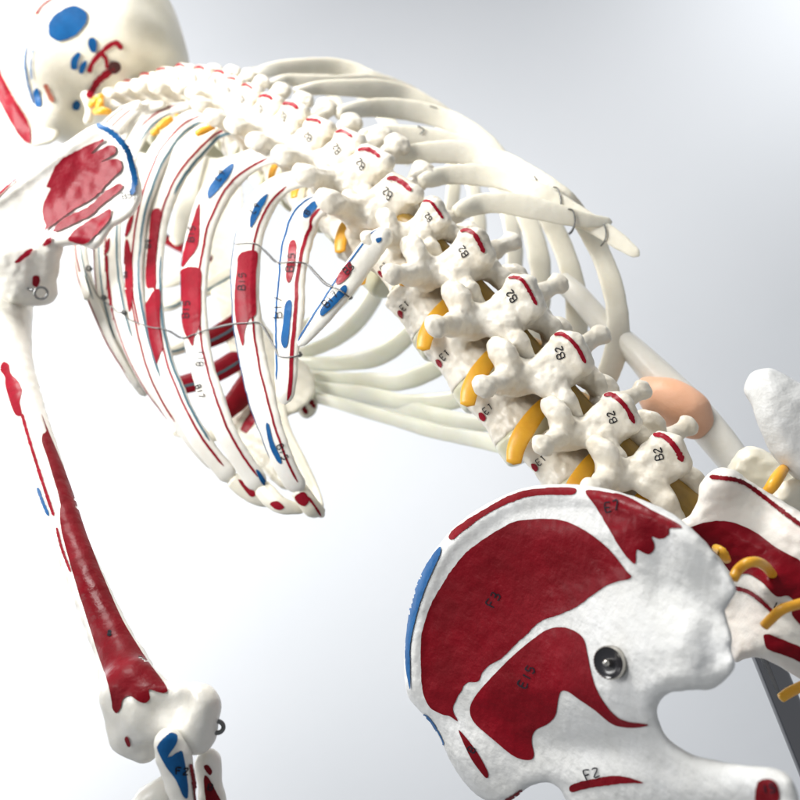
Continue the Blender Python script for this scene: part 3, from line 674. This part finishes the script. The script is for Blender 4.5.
CL = [
 ([(299,490,11),(308,503,11.5),(316,513,11),(320,514,9),(318,503,8),(309,480,8),(298,458,9),(288,438,9),(281,418,9),(281,400,8),(290,384,7),(300,374,5)], (.085,.145)),
 ([(262,488,11.5),(270,497,11.5),(280,505,10),(292,508,8),(306,508,7)], (.095,.10)),
 ([(233,480,10.5),(243,488,10.5),(255,496,10),(268,500,9),(282,502,7)], (.10,.11)),
 ([(212,462,8),(228,476,8),(244,486,8)], (.105,.11)),
]
for i, (pth, a) in enumerate(CL):
    g = cart([(x_, y_, w_*.72) for x_, y_, w_ in pth], a, mt=CREAM, flat=.6); bb = g.bvh()
    if i == 0: paint(g, bb, [(295,496),(304,492),(309,500),(305,506),(298,503)], REDS, 1.5, .3); brush(g, bb, [(308,497),(316,508),(321,516)], 2.2, REDS)
    if i == 1: paint(g, bb, [(270,504),(277,501),(284,507),(278,510)], REDS, 1.5, .3)
    if i == 2: paint(g, bb, [(238,480),(246,483),(256,494),(250,496)], REDS, 1.5, .3)
    link('costal_cartilage', g, root)
# breastbone seen between the ribs
ST = [(196,150),(215,140),(236,150),(243,200),(250,260),(262,318),(290,350),(312,372),(314,395),(300,410),(286,422),(300,455),(306,480),(286,490),(262,470),(246,452),(232,440),(226,415),(240,398),(236,370),(222,330),(208,280),(200,215)]
stg = plate(ST, lambda x, y: DA(x, y, .132) if np.isscalar(x) else (O_P - .132)/(((x-400)/F_PX)*P[0] + ((400-y)/F_PX)*P[1] - P[2]), lambda x, y, s: .0050 + 0*x, .0014, .004, .03, mt=CREAM, nz=(.0009, .012), seed=21)
sb_ = stg.bvh(); brush(stg, sb_, [(243,432),(252,418),(262,402)], 9, REDS)
link('breastbone', stg, root)
XI = [(292,388),(303,384),(312,392),(318,405),(313,416),(303,418),(294,405)]
xg = plate(XI, lambda x, y: DA(305, 400, .146) + 0*x, lambda x, y, s: .005 + 0*x, .001, .0045, .01, mt=CREAM, seed=22)
xb = xg.bvh(); brush(xg, xb, [(290,386),(299,400),(307,414)], 5, RED); brush(xg, xb, [(300,386),(308,397),(315,408)], 4.5, RED); link('xiphoid_process', xg, root)
FB = [([(158,392,9),(178,386,9.5),(200,380,10),(222,369,10),(243,356,10)], REDS, BLUE, .12), ([(226,412,9),(238,399,11),(250,384,12),(264,372,11)], RED, None, .118),
      ([(196,345,7),(212,338,9),(228,329,10),(246,316,10)], RED, BLUE, .125), ([(160,308,5),(172,306,5),(184,299,5),(204,290,8),(222,280,8),(236,272,8)], CREAM, BLUE, .13),
      ([(160,352,6),(175,350,6),(190,344,6),(206,338,6)], CREAM, BLUE, .125), ([(150,230,6),(168,240,7),(188,250,8),(210,262,8)], RED, BLUE, .13), ([(150,280,5),(164,284,5),(186,276,6),(206,262,6)], CREAM, None, .13),
      ([(176,432,6),(195,436,7),(214,434,8),(232,428,8)], CREAM, None, .112), ([(135,150,8),(165,160,9),(195,170,10)], CREAM, None, .13), ([(150,190,7),(170,200,8),(195,205,9)], CREAM, None, .13), ([(200,150,9),(190,180,10),(185,215,9),(176,245,7)], CREAM, None, .125)]
for pth, m1, m2, a in FB:
    g, fr, strip = rib(pth, [a]*len(pth), mt=m1, face=.5, flat=.45, head=False, inner=True, seed=5)
    if m2: strip(.05, .95, .35, .0018, TEAL)
    link('rib', g, root)

# ------------------------------------------------------------------ wires
def depth_hit(bv, x, y):
    o_, d_ = camray(x, y); h_ = bv.ray_cast(o_, d_, .62)
    return None if h_[0] is None else float(-((np.array(h_[0]) - CAM) @ M)[2])
def wire(path, bv, twist=(), r=.00042, off=.0011, fallback=None, step=1.2):
    q = catmull(path, step); D = [depth_hit(bv, x, y) for x, y in q]
    ok = [i for i, d in enumerate(D) if d]
    if not ok: D = [fallback]*len(q); ok = list(range(len(q)))
    dd = np.interp(range(len(q)), ok, [D[i] - off for i in ok])
    dd = np.minimum(dd, np.convolve(np.pad(dd, 3, 'edge'), np.ones(7)/7, 'valid'))
    p3 = np.array([W(C(x, y, d)) for (x, y), d in zip(q, dd)]); hit = np.array([d is not None for d in D])
    g = Geo(); t = np.gradient(p3, axis=0); t /= np.linalg.norm(t, axis=1)[:, None]
    nn = np.cross(t, _n(CAM - p3.mean(0))); nn /= np.linalg.norm(nn, axis=1)[:, None]; bb = np.cross(t, nn)
    s = np.cumsum(np.r_[0, np.linalg.norm(np.diff(p3, axis=0), axis=1)]); amp = np.where(hit, .00012, .00050); amp = np.convolve(np.pad(amp, 2, 'edge'), np.ones(5)/5, 'valid')
    ns = np.linspace(0, s[-1], max(6, int(s[-1]/.0004)))
    I = lambda a_: np.stack([np.interp(ns, s, a_[:, j]) for j in range(3)], 1)
    P_, N_, B_ = I(p3), I(nn), I(bb); am = np.interp(ns, s, amp)
    for ph in (0, math.pi):
        a_ = ns/.0022*2*math.pi + ph; V, f, _ = tube(P_ + (N_*np.cos(a_)[:, None] + B_*np.sin(a_)[:, None])*am[:, None], r*.8, 6); g.add(V, f, STEEL)
    return link('wire', g, root)
wire([(235,244),(248,243),(258,245),(268,254),(277,262),(292,262),(306,264),(316,274),(326,284),(338,289),(349,297)], ribs_bvh)
wire([(84,268),(92,284),(98,296),(108,304),(118,312),(124,312),(127,318),(138,323),(150,327),(163,329),(171,332),(182,338),(192,335),(203,331),(218,327),(232,324),(246,323),(259,323),(267,333),(275,348),(279,356),(292,357),(300,355)], ribs_bvh)
def curl(x, y, rr, d=None, bv=ribs_bvh, turns=2.2):
    d = d or (depth_hit(bv, x, y) or .36) - .0018
    n = 40; pts = np.array([W(C(x + rr*math.cos(t)*(1-.02*i), y + rr*math.sin(t)*(1-.02*i), d - .00003*i)) for i, t in enumerate(np.linspace(0, turns*2*math.pi, n))])
    V, f, _ = tube(pts, .0004, 6); return link('wire', Geo().add(V, f, STEEL), root)
curl(299, 354, 3, .384); curl(350, 297, 2.4, .372); curl(89, 268, 3.5); curl(104, 297, 3); curl(124, 312, 3)
for pth in ([(553,187),(557,188),(560,195),(561,204)], [(568,209),(573,211),(575,222),(572,231),(569,234)], [(604,224),(606,232),(605,240),(601,246)], [(534,176),(537,180)], [(418,126),(424,130),(420,134)], [(430,106),(437,108)]):
    wire(pth, rrb, r=.00045, fallback=.42)

# ------------------------------------------------------------------ left shoulder blade and arm
SCP = [(-20,206),(0,192),(20,177),(40,162),(56,150),(75,136),(93,125),(104,124),(114,128),(124,139),(132,153),(138,170),(142,188),(141,201),(134,214),(123,222),(112,229),(106,239),(99,247),(92,250),(82,246),(68,246),(55,250),(50,258),(36,262),(20,266),(-5,272),(-30,270),(-35,230)]
def scp_depth(x, y):
    return .425 - .00004*(x-60) + .012*gs(x, y, 60, 262, 30, 14) + .004*gs(x, y, 80, 185, 26) + .006*gs(x, y, 30, 215, 26, 18)
scg = plate(SCP, scp_depth, lambda x, y, s: .0042 + np.exp(-((s+.004)/.003)**2)*.0014, .0011, .0036, .02, mt=RIBM, nz=(.0004, .014), seed=31)
v = Vol(C(-50, 305, .44) + (-.01, -.01, -.02), C(60, 225, .42) + (.02, .02, .04), .0011)
nk = [(C(50,247,.432), .005), (C(46,268,.440), .006), (C(38,290,.446), .0075), (C(20,284,.440), .012), (C(-8,262,.430), .010)]
v.chain(nk, .008); v.add(v.cap(C(50,247,.432), C(10,255,.430), .006, .008), .008); v.add(v.cap(C(46,292,.447), C(20,265,.436), .004, .008), .010); v.noise(.0004, .008, 5)
V_, Q_ = v.mesh(); scg.add(W(V_), Q_, RIBM)
ab = scg.bvh()
for pl in ([(47,187),(57,165),(65,157),(87,146),(104,139),(105,141),(92,154),(112,145),(117,150),(114,155),(102,162),(117,159),(122,162),(122,170),(112,180),(97,196),(75,210),(55,224),(45,231),(47,226),(44,219),(44,205),(51,188)],
           [(54,230),(65,219),(90,206),(107,191),(120,184),(123,186),(121,191),(107,202),(92,215),(75,224),(57,232)],
           [(69,238),(80,227),(97,217),(109,210),(112,211),(110,220),(100,232),(86,243),(72,241)],
           [(43,245),(51,237),(53,240),(48,246)], [(15,262),(24,253),(31,249),(34,250),(28,256),(19,262)], [(33,276),(39,276),(39,283),(36,287),(32,284)]):
    paint(scg, ab, pl, REDS, 1.8, .4, .0009)
brush(scg, ab, [(97,126),(107,130),(117,138),(127,151),(132,167),(135,182),(132,196)], 4.5, BLUE, off=.0009)
brush(scg, ab, [(-12,203),(0,195),(25,172),(40,159),(57,149)], 2, REDS, off=.0009)
write(scg, ab, 'B5', 124, 200, 6, -10, wd=1.0, off=.0012)
scap = link('shoulder_blade', scg, root); tag(scap, 'left shoulder blade with ragged red area and blue edge')

HU = [(-16,262,25),(-6,296,34),(2,330,27),(10,362,21),(22,400,18.5),(38,446,17),(54,494,16.5),(70,540,16),(88,584,17),(104,622,18.5),(119,654,20),(128,676,21)]
def DH(x, y): return DA(x, y, .05)
pts = [(C(x, y, DH(x, y)), r*DH(x, y)/F_PX) for x, y, r in HU]
lo = np.min([p for p, r in pts], 0) - .03; hi = np.max([p for p, r in pts], 0) + .03; lo = np.minimum(lo, C(230, 790, .25) - .01); hi = np.maximum(hi, C(230, 790, .23) + .01)
D0 = DH(150, 710); K = D0/F_PX
v = Vol(lo, hi, .00125); v.chain([(C(x, y, DH(x, y)), r*DH(x, y)/F_PX) for x, y, r in catmull(HU, 8)], .0004)
for a_, b_2, ra, rb in (((124,672,DH(124,672)),(132,690,.250),17,20), ((130,686,.248),(146,712,.243),18,19), ((132,692,.248),(186,708,.238),15,15), ((186,708,.238),(200,706,.236),15,13), ((200,708,.236),(200,738,.236),12,10),
                        ((122,700,.250),(128,735,.247),12,11), ((128,735,.247),(146,750,.247),12,12), ((150,716,.243),(196,734,.240),14,12)):
    v.add(v.cap(C(*a_), C(*b_2), ra*K, rb*K), .009)
v.sub(v.ell(C(164, 712, .229), (.0085, .0065, .0095)), .006); v.noise(.0003, .008, 3)
V_, Q_ = v.mesh(); hg = Geo().add(W(V_), Q_, RIBM); hub = hg.bvh()
for pl, m_ in (([(1,366),(4,362),(9,365),(11,374),(17,380),(22,390),(20,402),(22,414),(17,416),(12,407),(6,387),(5,377),(1,371)], REDS),
           ([(41,414),(46,426),(56,450),(65,472),(75,500),(84,528),(92,550),(105,582),(122,620),(140,650),(150,665),(167,688),(165,693),(157,692),(149,690),(150,698),(145,703),(138,701),(130,696),(123,700),(121,708),(117,713),(113,708),(112,700),(108,682),(99,655),(87,617),(79,592),(70,562),(62,532),(60,515),(60,502),(54,480),(47,457),(42,442),(43,434),(46,431)], RED),
           ([(125,738),(128,736),(131,745),(128,746)], REDS)):
    paint(hg, hub, pl, m_, 1.8, .2, .0003)
brush(hg, hub, [(22,414),(30,442),(42,480),(54,516)], 3, REDS); brush(hg, hub, [(57,528),(62,548),(71,572)], 2.4, REDS); brush(hg, hub, [(38,488),(43,502),(49,516)], 3, BLUE)
write(hg, hub, '8', 108, 636, 5, 0, wd=1.4)
hum = link('upper_arm_bone', hg, root); tag(hum, 'left upper arm bone with a long dark red muscle area')
# forearm
v = Vol(C(130, 850, .245) + (-.0, -.0, -.035), C(250, 722, .235) + (0, 0, .03), .0008)
K = .236/F_PX
v.chain([(C(168,742,.230), 13*K), (C(174,756,.231), 14*K), (C(180,780,.230), 12*K), (C(188,830,.226), 12*K)], .004); v.noise(.0002, .006, 4)
V_, Q_ = v.mesh(); ug = Geo().add(W(V_), Q_, RIBM); ub = ug.bvh()
paint(ug, ub, [(158,750),(159,744),(166,736),(172,733),(177,736),(176,744),(168,757),(180,751),(183,755),(186,772),(188,790),(187,798),(183,796),(176,780),(166,766)], BLUE, 1.5, .2)
brush(ug, ub, [(190,764),(193,780),(196,803)], 3.5, RED); write(ug, ub, 'F2', 176, 774, 7, 5, wd=1.5)
uln = link('ulna', ug, root)
v = Vol(C(180, 850, .245) + (-.0, -.0, -.03), C(250, 735, .235) + (0, 0, .03), .0008)
v.chain([(C(208,762,.242), 13*K), (C(209,772,.242), 10*K), (C(212,800,.238), 11*K), (C(220,840,.234), 12*K)], .004)
V_, Q_ = v.mesh(); rg = Geo().add(W(V_), Q_, RIBM); rb_ = rg.bvh()
paint(rg, rb_, [(204,766),(208,765),(212,771),(210,775),(206,771)], RED, 1.2, .1); paint(rg, rb_, [(204,778),(208,777),(216,792),(222,806),(208,806)], RED, 1.5, .1); write(rg, rb_, 'B', 208, 790, 6, 10, wd=1.3)
link('radius', rg, root)
g = Geo().add(*tube(np.array([W(C(x, y, .25)) for x, y in ((170,800),(163,792),(152,800),(140,818))]), .006, 12)[:2], RIBM); link('ulna', g, root).name = 'hand_bone'

def ring(x, y, d, rr, stem, parent):
    pts = [W(C(x + rr*math.cos(t), y + .9*rr*math.sin(t), d + .0008*math.cos(t))) for t in np.linspace(0, 2*math.pi, 33)]
    g = Geo().add(*tube(np.array(pts), .00075, 8)[:2], STEEL); g.add(*tube(np.array([W(C(*stem[0])), W(C((stem[0][0]+stem[1][0])/2, (stem[0][1]+stem[1][1])/2, stem[0][2])), W(C(*stem[1]))]), .0010, 8)[:2], STEEL)
    return link('eye_screw', g, parent)
ring(217, 727, .236, 6.5, ((211,730,.236), (199,732,.238)), hum)
ring(41, 293, .428, 6.5, ((36,291,.428), (26,288,.435)), scap)

# ------------------------------------------------------------------ right arm behind the spine
g = ctube([(562,282,.435,10),(578,296,.425,11),(605,326,.41,12),(635,352,.395,13),(660,378,.385,16),(690,408,.372,17),(716,438,.36,17),(745,474,.35,15),(775,506,.34,12)], RIBM, 20)
arm = link('arm_bone', g, root); tag(arm, 'right arm bone passing behind the lower spine')
v = Vol(C(610, 480, .40) - (0, 0, .03), C(760, 350, .36) + (0, 0, .06), .0012)
K = .37/F_PX
v.chain([(C(646,388,.378), 11*K), (C(662,398,.370), 16*K), (C(676,404,.366), 16*K), (C(690,414,.362), 16*K), (C(696,424,.360), 13*K)], .010); v.noise(.0004, .03, 3)
V_, Q_ = v.mesh(); link('elbow_ligament', Geo().add(W(V_), Q_, PEACH), arm)

# ------------------------------------------------------------------ skull
D = .63; K = D/F_PX
v = Vol(C(-10, 165, D) - (0, 0, .11), C(205, -75, D) + (0, 0, .11), .002)
v.add(v.ell(C(102, 36, D), (77*K, 74*K, .075)), .01)
v.add(v.ell(C(140, 58, D-.004), (42*K, 34*K, .06)), .02)
v.add(v.ell(C(58, 84, D-.01), (35*K, 44*K, .05)), .02)
v.add(v.ell(C(62, 122, D-.02), (22*K, 18*K, .03)), .014)
v.add(v.cap(C(88, 100, D-.055), C(86, 118, D-.055), 8*K, 6.5*K), .01)
v.sub(v.ell(C(112, 74, D-.085), (9*K, 8*K, .02)), .008)
v.sub(v.ell(C(70, 108, D-.062), (10*K, 9*K, .012)), .012)
v.noise(.0007, .05, 6)
V_, Q_ = v.mesh(); skg = Geo().add(W(V_), Q_, CREAM); kb = skg.bvh(); so = .0009
paint(skg, kb, [(49,29),(51,20),(62,10),(75,6),(86,12),(87,19),(82,29),(72,37),(60,41),(51,37)], BLUE, 2.5, .4, so)
paint(skg, kb, [(88,44),(90,38),(95,38),(97,44),(96,51),(92,52)], BLUE, 2, .2, so); paint(skg, kb, [(71,68),(72,58),(78,52),(81,54),(78,62),(77,69)], BLUE, 2, .2, so)
paint(skg, kb, [(79,72),(81,64),(86,60),(87,64),(83,73)], BLUE, 2, .2, so); paint(skg, kb, [(34,92),(38,88),(41,98),(42,106),(37,107),(35,100)], BLUE, 2, .2, so); paint(skg, kb, [(72,105),(76,100),(80,104),(78,110),(73,110)], BLUE, 2, .2, so)
brush(skg, kb, [(27,46),(25,62),(28,82),(34,104)], 1.8, BLUE, off=so); brush(skg, kb, [(34,48),(31,62),(32,80)], 1.4, BLUE, off=so)
brush(skg, kb, [(89,72),(93,62),(101,53),(110,45),(117,43),(122,49)], 5, REDS, off=so, taper=False); brush(skg, kb, [(101,53),(106,58),(107,68)], 4, REDS, off=so)
brush(skg, kb, [(114,68),(106,74),(97,82),(88,98)], 7, REDS, off=so); brush(skg, kb, [(45,84),(49,94),(53,103)], 4.5, mat('brown_paint', (.35, .10, .06), .5), off=so)
paint(skg, kb, [(108,66),(112,61),(119,62),(121,68),(116,73),(110,72)], mat('dark_red_paint', (.05, .004, .006), .4), 2, .2, so)  # darkness of the skull base cavity put into the colour
brush(skg, kb, [(36,15),(44,4),(58,-4)], 2, REDS, off=so)
skull = link('skull', skg, root); tag(skull, 'cream skull with a large blue oval on the side')
D2 = .60
JW = [(-30,40),(-8,52),(2,72),(14,94),(26,115),(36,126),(52,124),(60,132),(54,142),(42,146),(32,146),(20,140),(6,118),(-10,92),(-34,70)]
jg = plate(JW, lambda x, y: D2 + .0001*(30-x), lambda x, y, s: .005 + 0*x, .0018, .0045, .02, mt=CREAM, nz=(.001, .02), seed=51)
jb = jg.bvh(); paint(jg, jb, [(-20,50),(-6,60),(4,80),(16,102),(27,120),(31,132),(30,143),(20,136),(8,116),(-6,92),(-20,76)], REDS, 2.5, .3, so)
link('jaw', jg, skull)
for pts_ in ([(90,106,.565,3),(96,101,.56,4),(102,96,.565,3)], [(95,112,.56,3),(103,111,.556,4),(110,112,.56,3)], [(101,100,.56,3),(100,106,.557,4),(98,112,.56,3)]): link('nerve_root', ctube(pts_, NERVE), skull)
for pts_ in ([(158,128,.50,3),(166,122,.50,4),(172,118,.50,3)], [(152,134,.50,3),(158,130,.50,3.5)], [(196,134,.48,3),(204,130,.48,4),(214,126,.48,3)]): link('nerve_root', ctube(pts_, NERVE), root)

# ------------------------------------------------------------------ stand
a1, a2 = W(C(766, 655, .325)), W(C(838, 830, .30)); V, f, _ = tube(np.array([a1 + (a2-a1)*t for t in np.linspace(-.15, 1.3, 12)]), .0064, 32)
st = link('stand_pole', Geo().add(V, f, CHROME)); tag(st, 'shiny chrome stand pole below the sacrum at lower right', 'stand pole')
